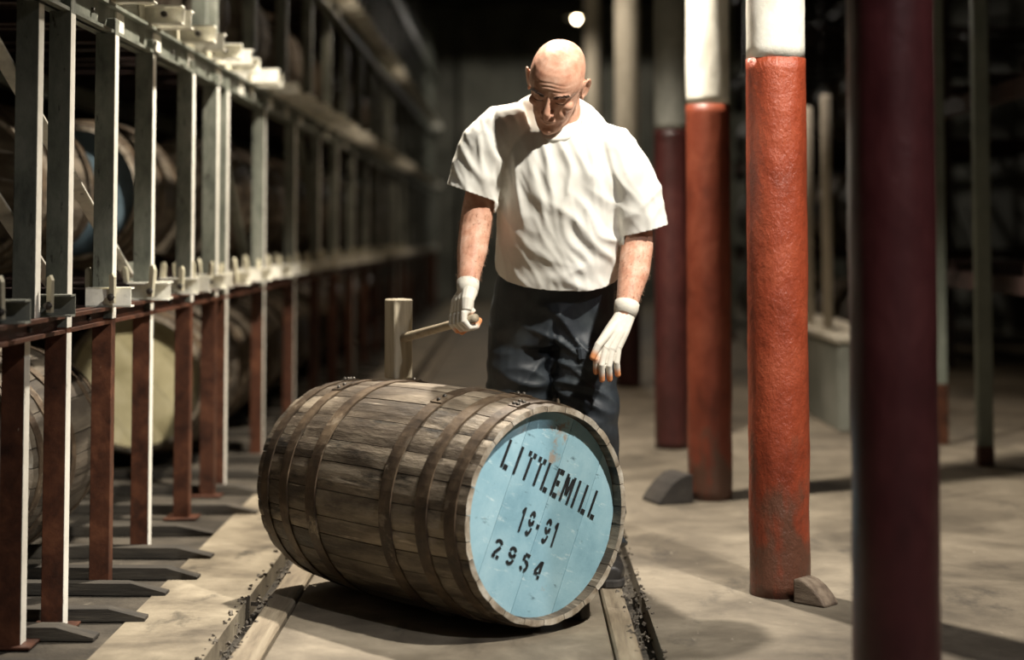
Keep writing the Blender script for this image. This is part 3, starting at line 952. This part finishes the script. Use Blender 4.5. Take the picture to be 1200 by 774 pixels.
def glove(name, chains, palm, cuff, parent):
    mb = MB()
    for p_, r_ in palm: mb.tube(p_, r_, 12)
    tips = []
    for c_, r_ in chains:
        mb.tube(c_, r_, 12)
        mb.ball(c_[-1], r_[-1], 12, 8)
        for q in c_[1:-1]: pass
        tips.append((c_[-1], c_[-2]))
    me = remeshed(mb, .0017, 2, .5)
    a, nrm_ = co_array(me)
    me.materials.append(M['glove'])
    on = np.zeros(len(a))
    for t, s_ in tips:
        t = np.array(t); s_ = np.array(s_)
        ax = (t - s_) / np.linalg.norm(t - s_)
        on = np.maximum(on, np.clip((.031 - np.linalg.norm(a - (t + ax * .004), axis=1)) / .016, 0, 1))
    at = me.attributes.new('tip', 'FLOAT', 'POINT')
    at.data.foreach_set('value', on.astype(np.float32))
    put_co(me, a - np.array(PO))
    g = link(name, me, parent)
    cp, cr = cuff
    MB().tube([q - PO for q in cp], cr, 20).build('cuff', M['glove'], g, True)
    return g


# person's left hand hanging with fingers loosely curled
wl = P(732.5, 366, 4.98)
K = [P(702.5, 404, 4.925), P(709.5, 409, 4.920), P(717, 410.5, 4.925), P(724, 408, 4.935)]
J = [P(698.5, 421, 4.915), P(705, 428, 4.908), P(713.5, 429, 4.915), P(722.5, 425, 4.928)]
T = [P(698.5, 436, 4.930), P(705.5, 445, 4.925), P(714.5, 444.5, 4.932), P(724, 439, 4.942)]
wr = [P(727, 370, 4.97), P(731, 371, 4.968), P(735, 371, 4.970), P(738, 370, 4.976)]
palm = [([wl, wr[i], (wr[i] + K[i]) / 2 + Vector((0, -.004, 0)), K[i]], [.020, .0175, .0165, .0125]) for i in range(4)]
ch = [([(K[i] * .8 + wr[i] * .2), K[i], J[i], T[i]], [.0115, .0112, .0098, .0088]) for i in range(4)]
tb = [P(724, 378, 4.955), P(712, 391, 4.925), P(701, 405, 4.90), P(694.5, 419, 4.895)]
ch.append((tb, [.0165, .0145, .0115, .0095]))
glove('glove', ch, palm, ([P(735, 355.5, 4.995), P(733.8, 362, 4.987), P(732, 370, 4.975)], [.0365, .0360, .0320]), person)

# person's right hand closed round the mallet handle
wR = P(548, 342, 4.958)
up_ = Vector((0, 0, 1)); up_ = (up_ - hdir * up_.dot(hdir)).normalized()
fr_ = hdir.cross(up_).normalized()
if fr_.y > 0: fr_ = -fr_                 # towards the viewer's side of the handle


def around(s, ang, rad):
    """point beside the handle: s metres along from the grip centre, ang from up towards the front"""
    return HP + hdir * s + (up_ * math.cos(ang) + fr_ * math.sin(ang)) * rad


SS = [.034, .0115, -.0115, -.034]
palm, ch = [], []
for i, s in enumerate(SS):
    k0 = around(s, .55, .030)
    palm.append(([wR + hdir * s * .35, (wR + k0) / 2 + hdir * s * .35 + fr_ * .006, k0], [.024, .0205, .0160]))
    rr = .0255
    ch.append(([around(s, .35, .029), around(s, .95, .0295), around(s, 1.75, .028), around(s, 2.7, rr), around(s, 3.7, rr), around(s, 4.5, .0245)], [.0116, .0114, .0108, .0102, .0097, .0093]))
palm.append(([wR, around(.0, -.3, .035), around(-.005, -.9, .030)], [.022, .017, .012]))
ch.append(([around(.028, -.35, .045), around(.040, -1.2, .034), around(.038, -2.2, .029), around(.030, -3.1, .0275)], [.0155, .0135, .0115, .0098]))
glove('glove', ch, palm, ([P(548.5, 330, 4.975), P(548.2, 337, 4.965), P(547.8, 346, 4.955)], [.0330, .0325, .0290]), person)

# boots
for lx, ly, yaw in ((P(606, 630, 5.38).x, 5.38, -.12), (P(702, 632, 5.33).x, 5.33, .15)):
    Rm = Matrix.Translation((lx - PO.x, ly - PO.y, 0)) @ Matrix.Rotation(yaw, 4, 'Z')
    b = MB()
    rs = []
    for (y, z, hw, hh) in ((.085, .05, .030, .045), (.06, .07, .040, .066), (.0, .085, .043, .08), (-.06, .065, .046, .062), (-.12, .050, .050, .046), (-.17, .043, .046, .036), (-.205, .038, .028, .024)):
        rs.append([Rm @ Vector((hw * math.cos(q), y, z + hh * math.sin(q))) for q in [2 * PI * k / 18 for k in range(18)]])
    b.rings(rs)
    b.tube([Rm @ Vector((0, .01, .08)), Rm @ Vector((0, .015, .20))], [.055, .058], 18)
    bo = link('boot', remeshed(b, .006, 4, .5), person); bo.data.materials.append(M['boot'])
    rs = []
    for z, g in ((0, 0), (.006, .004), (.022, .004), (.026, 0)):
        out = []
        for k in range(24):
            q = 2 * PI * k / 24
            y = -.06 + .155 * math.cos(q); w = (.046 + g + .008 * math.cos(q + PI)) * math.copysign(abs(math.sin(q)) ** .7, math.sin(q))
            out.append(Rm @ Vector((w, y - g * math.cos(q + PI), z)))
        rs.append(out)
    MB().rings(rs).build('sole', M['sole'], bo)

# ------------------------------------------------------------------ racking
def channel(length, h, dpt, th, face):
    """C-section lying along -x from x = 0; face = -1 opens towards -y, 1 towards +y"""
    mb = MB()
    b = dpt / 2 * -face
    mb.box(-length, 0, min(b, b + face * th), max(b, b + face * th), 0, h)
    for z0 in (0, h - th):
        mb.box(-length, 0, -dpt / 2, dpt / 2, z0, z0 + th)
    return mb


TIERS = [(.785, .835), (1.655, 1.745), (2.52, 2.61), (3.39, 3.48)]
rack = empty('cask_rack', (-1.24, 4.4, 0), 0, 'long grey steel cask rack with red oxide feet running down the aisle', 'rack')
RO = Vector(rack.location)
FX = -1.235
post_y = [4.42, 4.62, 5.13, 5.69, 6.38, 6.92, 7.12]
while post_y[-1] < 25.5: post_y.append(post_y[-1] + random.choice([1.05, 1.15, 1.25]))


def post_mesh(z0, z1, mt, w=.058, dpt=.05, edge=None):
    # channel-section upright: web towards -y, flanges back
    mb = MB()
    t = .007
    mb.bbox(-w / 2, w / 2, -dpt / 2, -dpt / 2 + t, z0, z1, .0012)
    mb.bbox(w / 2 - t, w / 2, -dpt / 2 + t, dpt / 2, z0, z1, .0012)
    mb.bbox(-w / 2, -w / 2 + t, -dpt / 2 + t, dpt / 2, z0, z1, .0012)
    return mb.mesh('upright', mt)


pm_low = post_mesh(0, .80, M['red_steel']); pm_mid = post_mesh(.80, 1.70, M['steel']); pm_up = post_mesh(1.70, 4.3, M['steel'])
edge_low = MB().box(.0292, .0302, -.024, .024, .0, .785).mesh('lit_edge_strip', M['edge_lit'])  # thin strips carrying the painted edge light
edge_mid = MB().box(.0292, .0302, -.024, .024, .80, 1.65).mesh('lit_edge_strip', M['edge_lit'])
foot_pl = MB().bbox(-.06, .06, -.05, .05, 0, .008, .002).mesh('foot_plate', M['red_steel'])
for i, y in enumerate(post_y):
    x = FX - (.055 if i == 0 else 0) + random.uniform(-.006, .006)
    lp = Vector((x, y, 0)) - RO
    a = link('lower_upright', pm_low, rack, lp)
    if i in (0, 1, 3, 6, 8, 11, 15) or i % 4 == 3:
        link('lit_edge_strip', edge_low, a)
    dx = .024 if i == 0 else 0
    b = link('upright', pm_mid, rack, lp + Vector((dx, 0, 0)))
    link('lit_edge_strip', edge_mid, b)
    if y > 6.5: link('top_upright', pm_up, rack, lp + Vector((dx - .05, 0, 0)))
    link('foot_plate', foot_pl, rack, lp)
    if i % 2 == 1:
        for xx in (-2.10, -2.88, -3.62):
            link('rear_upright', post_mesh(0, 4.3, M['steel']) if i == 1 and xx == -2.10 else rear_me, rack, Vector((xx, y, 0)) - RO) if not (i == 1 and xx == -2.10) and not (xx == -2.10 and 6.2 < y < 8.4) else None
            if i == 1 and xx == -2.10:
                rear_me = post_mesh(0, 4.3, M['steel'])
                link('rear_upright', rear_me, rack, Vector((xx, y, 0)) - RO)

# longitudinal beams, made in lengths so joints show
for ti, (z0, z1) in enumerate(TIERS):
    mt = M['red_steel'] if ti == 0 else M['steel']
    for xx in (FX - .06, -2.15, -2.93):
        y = 3.3
        k = 0
        while y < 25.5:
            l = [2.35, 2.1, 2.6][k % 3]
            mb = MB()
            hh = z1 - z0
            mb.box(.0, .012, .002, l - .002, 0, hh)
            mb.box(-.03, .035, .002, l - .002, 0, .010)
            mb.box(-.03, .035, .002, l - .002, hh - .010, hh)
            bo = mb.build('beam', mt, rack, False, Vector((xx + .052, y, z0)) - RO)
            if xx > -1.5 and y < 12:
                bolt = None
                for q in range(int(l / .3)):
                    bb = MB().lathe([(.0085, 0), (.0085, .008), (.006, .010)], 6, 'X').build('bolt', M['bolt'], bo, False, (.012, .12 + q * .3, hh * .5))
                    if ti and q % 2 == 0:
                        MB().bbox(0, .007, -.05, .05, 0, hh - .024, .001).build('splice_plate', M['galv'], bo, False, (.0125, .15 + q * .3, .012))
            y += l; k += 1

# runner channels reaching into the rack, ends standing out into the aisle
run_y = [4.14, 4.49, 5.10, 5.62, 5.75, 6.17, 6.42, 6.76, 6.97, 7.32, 7.80]
while run_y[-1] < 25: run_y.append(run_y[-1] + (.25 if len(run_y) % 2 else .42))
ch_a = channel(.135, .058, .047, .005, -1).mesh('runner_lug', M['galv']); ch_b = channel(.135, .058, .047, .005, 1).mesh('runner_lug', M['galv'])
ch_c = channel(.135, .058, .047, .005, -1).mesh('runner_lug', M['trough'])


ch_r = channel(2.3, .056, .045, .005, -1).mesh('runner', M['umber'])
ch_a1 = channel(.20, .062, .05, .005, -1).mesh('runner_lug', M['galv']); ch_b1 = channel(.20, .062, .05, .005, 1).mesh('runner_lug', M['galv'])
ch_d = channel(2.4, .056, .045, .005, -1).mesh('runner', M['umber'])


def peg_mesh(h, w):
    mb = MB()
    b, t = .006, .0055
    prof = [(-w, 0), (w, 0), (w, h * .86), (w * .2, h), (-w, h * .93)]
    vs = [(x, s * t, z) for s in (-1, 1) for x, z in prof]
    return mb.add(vs, [(0, 1, 2, 3, 4), (9, 8, 7, 6, 5)] + [(j, (j + 1) % 5, 5 + (j + 1) % 5, 5 + j) for j in range(5)]).mesh('peg', M['peg'])


pegs = [peg_mesh(.105, .010), peg_mesh(.098, .008), peg_mesh(.09, .009)]
for ti, (z0, z1) in enumerate(TIERS[:3]):
    for i, y in enumerate(run_y):
        if ti == 2 and y < 9: continue
        if ti == 1 and y < 4.9: continue
        xe = (-1.150 if ti == 0 else -1.095) + random.uniform(-.012, .012) - (.04 if i == 0 else 0)
        me = ch_c if (i in (0, 1) and ti == 0) else (ch_a if i % 2 else ch_b)
        if ti == 0 and i == 2: me = ch_b
        if ti: me = ch_a1 if i % 2 else ch_b1
        r = link('runner_lug', me, rack, Vector((xe, y, z1)) - RO)
        link('runner', ch_r, rack, Vector((xe - (.202 if ti else .137), y, z1)) - RO)
        if y > 19: continue
        for q in range(1 if i % 3 == 1 else 2):
            px = -(.045 if ti == 0 else .12) - .085 * q - random.uniform(0, .015)
            p = link('peg', pegs[(i + q) % 3], r, Vector((px, -.032 if q == 0 else .030, .012 if ti == 0 else .0)))
            p.rotation_euler = (random.uniform(-.08, .08), random.uniform(-.16, .12), random.uniform(-.6, .6))
        if i < 8:
            MB().lathe([(.006, -.02), (.006, .012), (.011, .012), (.011, .021), (.004, .024)], 8, 'X').build('bolt', M['bolt'], r, False, (-.055, -.026, .03), (0, 0, -PI / 2))

# diagonal braces inside the rack
for (ya, za, yb, zb, xx) in ((3.4, 1.54, 4.90, .90, -1.325), (4.2, 1.58, 5.85, .905, -1.325), (7.2, 1.70, 8.3, .90, -1.31), (10.2, 1.7, 11.4, .90, -1.31)):
    a = Vector((xx, ya, za)); b = Vector((xx, yb, zb)); dv = (b - a); l = dv.length
    Mx = Matrix.Translation(a - RO) @ dv.to_track_quat('Z', 'X').to_matrix().to_4x4()
    MB().bbox(-.004, .004, -.022, .022, 0, l, .001, Mx).build('brace', M['galv'] if ya < 5 else M['steel'], rack)
    MB().bbox(-.005, .005, -.06, .06, -.05, .05, .001, Matrix.Translation(b - RO)).build('gusset_plate', M['steel'], rack)

# timber skids on the floor under the lowest casks, bevelled noses towards the aisle
sk_y = [4.12, 4.50, 4.72, 5.05, 5.28, 5.62, 6.05, 6.5, 6.98, 7.45]
while sk_y[-1] < 16: sk_y.append(sk_y[-1] + .5)
for i, y in enumerate(sk_y):
    xe = -1.03 + random.uniform(-.09, .06)
    h = .034; w = random.uniform(.024, .034)
    vs = []
    for s in (-1, 1):
        vs += [(-2.4, s * w, 0), (0, s * w, 0), (0, s * w, .008), (-.09 - .04 * random.random(), s * w, h), (-2.4, s * w, h)]
    mb = MB().add(vs, [(0, 1, 2, 3, 4), (9, 8, 7, 6, 5)] + [(j, (j + 1) % 5, 5 + (j + 1) % 5, 5 + j) for j in range(5)])
    mb.build('floor_skid', M['sleeper'], rack, False, Vector((xe, y, .0)) - RO, (0, 0, random.uniform(-.05, .05)))

# ------------------------------------------------------------------ casks lying in the racking
YL, YRB, YRH = .88, .332, .285
proto, _ = make_cask('oak_cask', 'x', YL, YRB, YRH, 24, M['stave_dark'], M['oak_head'], M['hoop'], 'casks in the racking', ends=(1,), board_rot=.3)


def simple_cask(headmat):
    """farther cask: one body with grooved staves, hoops, head"""
    o = empty('oak_cask', (0, 0, 0), 0, 'x', 'barrel', 'casks in the racking')
    n = 48
    rs = []
    for t in np.linspace(-YL / 2, YL / 2, 13):
        r = cask_r(t, YL, YRB, YRH)
        rs.append([(t, (r - (.006 if k % 2 else 0)) * math.cos(2 * PI * k / n), (r - (.006 if k % 2 else 0)) * math.sin(2 * PI * k / n)) for k in range(n)])
    inner = [[(YL / 2, (YRH - .025) * math.cos(2 * PI * k / n), (YRH - .025) * math.sin(2 * PI * k / n)) for k in range(n)],
             [(YL / 2 - .04, (YRH - .025) * math.cos(2 * PI * k / n), (YRH - .025) * math.sin(2 * PI * k / n)) for k in range(n)]]
    MB().rings(rs + inner, True, False).build('cask_body', M['stave_dark'], o)
    for s in (1, -1):
        for h0, h1 in ((.467, .42), (.355, .31), (.205, .155)):
            link('hoop', hoop_mesh(YL, YRB, YRH, s * h0 * YL, s * h1 * YL, M['hoop']), o)
    MB().lathe([(YRH - .02, YL / 2 - .05), (YRH - .02, YL / 2 - .03)], 40, 'X').build('head', headmat, o)
    return o


plain = simple_cask(M['oak_head'])
used = {'p': False, 's': False}


def put(proto_, key, loc, label, headmat=None, scale=1.0, rz=-PI / 2, roll=0.0, group='casks in the racking'):
    if not used[key]:
        o = proto_; used[key] = True
    else:
        o = copy_tree(proto_)
    o.location = loc
    o.rotation_euler = (roll, 0, rz)
    o.scale = (scale,) * 3
    o['label'] = label
    o['group'] = group
    if headmat:
        for c in o.children:
            for q in list(c.children) + [c]:
                if q.name.startswith('head') and q.data:
                    q.data = q.data.copy(); q.data.materials[0] = headmat
    return o


Z0 = YRB + .036
Z1 = TIERS[0][1] + .056 + YRB + .004
Z2 = TIERS[1][1] + .056 + YRB + .004
GEN = 'dark oak cask lying deep in the steel racking'
put(proto, 'p', (-1.69, 5.45, Z0), 'dark hooped cask on floor skids beneath the braced bay of the rack')
put(proto, 'p', (-1.69, 8.08, .036 + 1.08 * YRB), 'cask with pale yellow painted head on the floor skids', M['yellow_paint'], 1.08, roll=.4)
put(proto, 'p', (-2.05, 6.72, Z1), 'worn oak cask with bare wooden head behind the diagonal brace, above the floor casks', None, 1.0, roll=1.1)
put(proto, 'p', (-1.88, 7.66, Z1), 'cask with dull blue head standing back behind the grey uprights', M['dull_blue'], 1.0, roll=.8)
spots = []
for x in (-2.49,):
    for y in (5.0, 6.2):
        spots.append((x, y, Z0))
spots += [(-2.49, 5.1, Z1), (-1.70, 8.95, Z1), (-1.70, 9.1, Z0), (-1.7, 10.1, Z0), (-1.70, 10.1, Z1), (-1.7, 11.2, Z0), (-1.70, 11.6, Z1)]
spots += [(-1.70, 6.6, Z2), (-1.70, 7.9, Z2), (-1.70, 9.3, Z2), (-1.70, 10.8, Z2), (-1.70, 12.4, Z2), (-1.70, 13.0, Z1), (-1.70, 13.2, Z0), (-1.70, 14.4, Z1), (-1.70, 14.6, Z0), (-1.70, 15.9, Z0), (-1.70, 15.9, Z1), (-2.49, 9.2, Z0), (-2.49, 9.2, Z1), (-1.70, 17.6, Z1), (-1.70, 17.8, Z0), (-1.70, 14.0, Z2), (-1.70, 16.0, Z2), (-1.70, 19.5, Z1), (-1.70, 19.5, Z2)]
for (x, y, z) in spots:
    put(plain, 's', (x, y, z), {Z0: 'dark oak cask lying on the floor skids deeper in the steel racking', Z1: 'dark oak cask on the first steel tier of the long rack', Z2: 'dark oak cask on the second steel tier of the long rack'}[z], roll=random.random() * 6)

# ------------------------------------------------------------------ rack on the other side
r2 = empty('cask_rack', (2.1, 7.0, 0), 0, 'shadowed cask rack with grey green posts beyond the columns', 'rack')
RO2 = Vector(r2.location)
gp = MB().bbox(-.035, .035, -.03, .03, .09, 4.3, .004).mesh('post', M['green_post'])
gpr = MB().bbox(-.037, .037, -.032, .032, 0, .09, .004).mesh('post_foot', M['red_steel'])
gp_d = MB().bbox(-.035, .035, -.03, .03, 0, 4.3, .004).mesh('post', M['umber'])
gp2 = MB().bbox(-.03, .03, -.03, .03, .30, 4.3, .004).mesh('post', M['green_post'])
gpr2 = MB().bbox(-.032, .032, -.032, .032, 0, .30, .004).mesh('post_foot', M['red_steel'])
p2y = [6.45, 7.82, 8.62, 13.2, 14.0, 15.5, 17, 18.5, 20, 21.5, 23]
for i, y in enumerate(p2y):
    lp = Vector((2.13, y, 0)) - RO2
    p = link('post', gp2 if i == 2 else gp, r2, lp); link('post_foot', gpr2 if i == 2 else gpr, p)
    link('rear_post', gp_d, r2, lp + Vector((1.25, 0.2, 0)))
for ti, (z0, z1) in enumerate(TIERS):
    for xx in (2.19, 3.42):
        for (ya, yb) in ((6.2, 9.0), (12.9, 18), (18, 23.5)):
            MB().box(0, .05, ya + .003, yb - .003, 0, .08).build('beam', M['umber'], r2, False, Vector((xx, 0, z0)) - Vector((RO2.x, RO2.y, 0)))
    for y in list(np.arange(6.6, 9.0, .62)) + list(np.arange(13.1, 22, .8)):
        link('runner', ch_d, r2, Vector((4.55, y, z0 + .08)) - RO2)
GEN2 = 'shadowed oak cask in the rack with grey green posts'
for y in (7.3, 8.4, 13.7, 15.0, 16.6, 18.4, 20.2):
    for z in (YRB + .01, TIERS[0][0] + .14 + YRB, TIERS[1][0] + .14 + YRB):
        put(plain, 's', (2.95, y, z), 'shadowed oak cask on the floor under the rack with grey green posts' if z < .5 else ('shadowed oak cask on the first tier behind the grey green posts' if z < 1.5 else 'shadowed oak cask on the upper tier behind the grey green posts'), roll=random.random() * 6, group='casks in the shadowed rack')

# ------------------------------------------------------------------ grey trough with pale poles
tx0, tx1, ty0, ty1, th_ = 1.72, 2.06, 9.15, 12.2, .47
tg = empty('trough', (tx0, ty0, 0), 0, 'low grey walled trough with pale ledge beside the columns', 'trough')
w_, d_ = tx1 - tx0, ty1 - ty0
for (a0, a1, b0, b1) in ((0, .08, 0, d_), (w_ - .08, w_, 0, d_), (.08, w_ - .08, 0, .08), (.08, w_ - .08, d_ - .08, d_)):
    MB().bbox(a0, a1, b0, b1, 0, th_, .006).build('trough_wall', M['trough'], tg)
MB().box(.08, w_ - .08, .08, d_ - .08, 0, .12).build('trough_bed', M['trough'], tg)
for (a0, a1, b0, b1) in ((-.02, .14, -.02, d_ + .02), (w_ - .14, w_ + .02, -.02, d_ + .02)):
    MB().bbox(a0, a1, b0, b1, th_, th_ + .035, .006).build('ledge', M['trough_top'], tg)
for k in range(6):
    MB().bbox(.14, w_ - .14, .1 + k * .5, .22 + k * .5, th_ + .002, th_ + .03, .005).build('cross_slat', M['trough_top'], tg)
for (px, py, Y, z1) in ((970, 372, 9.75, 2.0), (948, 366, 10.3, 1.95)):
    q = P(px, py, Y)
    top = P(px, 96 if px > 960 else 110, Y).z
    po = empty('upright_pole', (q.x, Y, th_ + .035), 0, 'taller pale pole standing on the trough ledge' if px > 960 else 'shorter pale pole standing on the trough ledge', 'pole')
    MB().lathe([(.030, .012), (.030, top - q.z - .01), (.022, top - q.z)], 16).build('pole_shaft', M['pole'], po, True)
    MB().lathe([(.055, 0), (.055, .010), (.04, .014)], 16).build('pole_base', M['trough_top'], po, True)
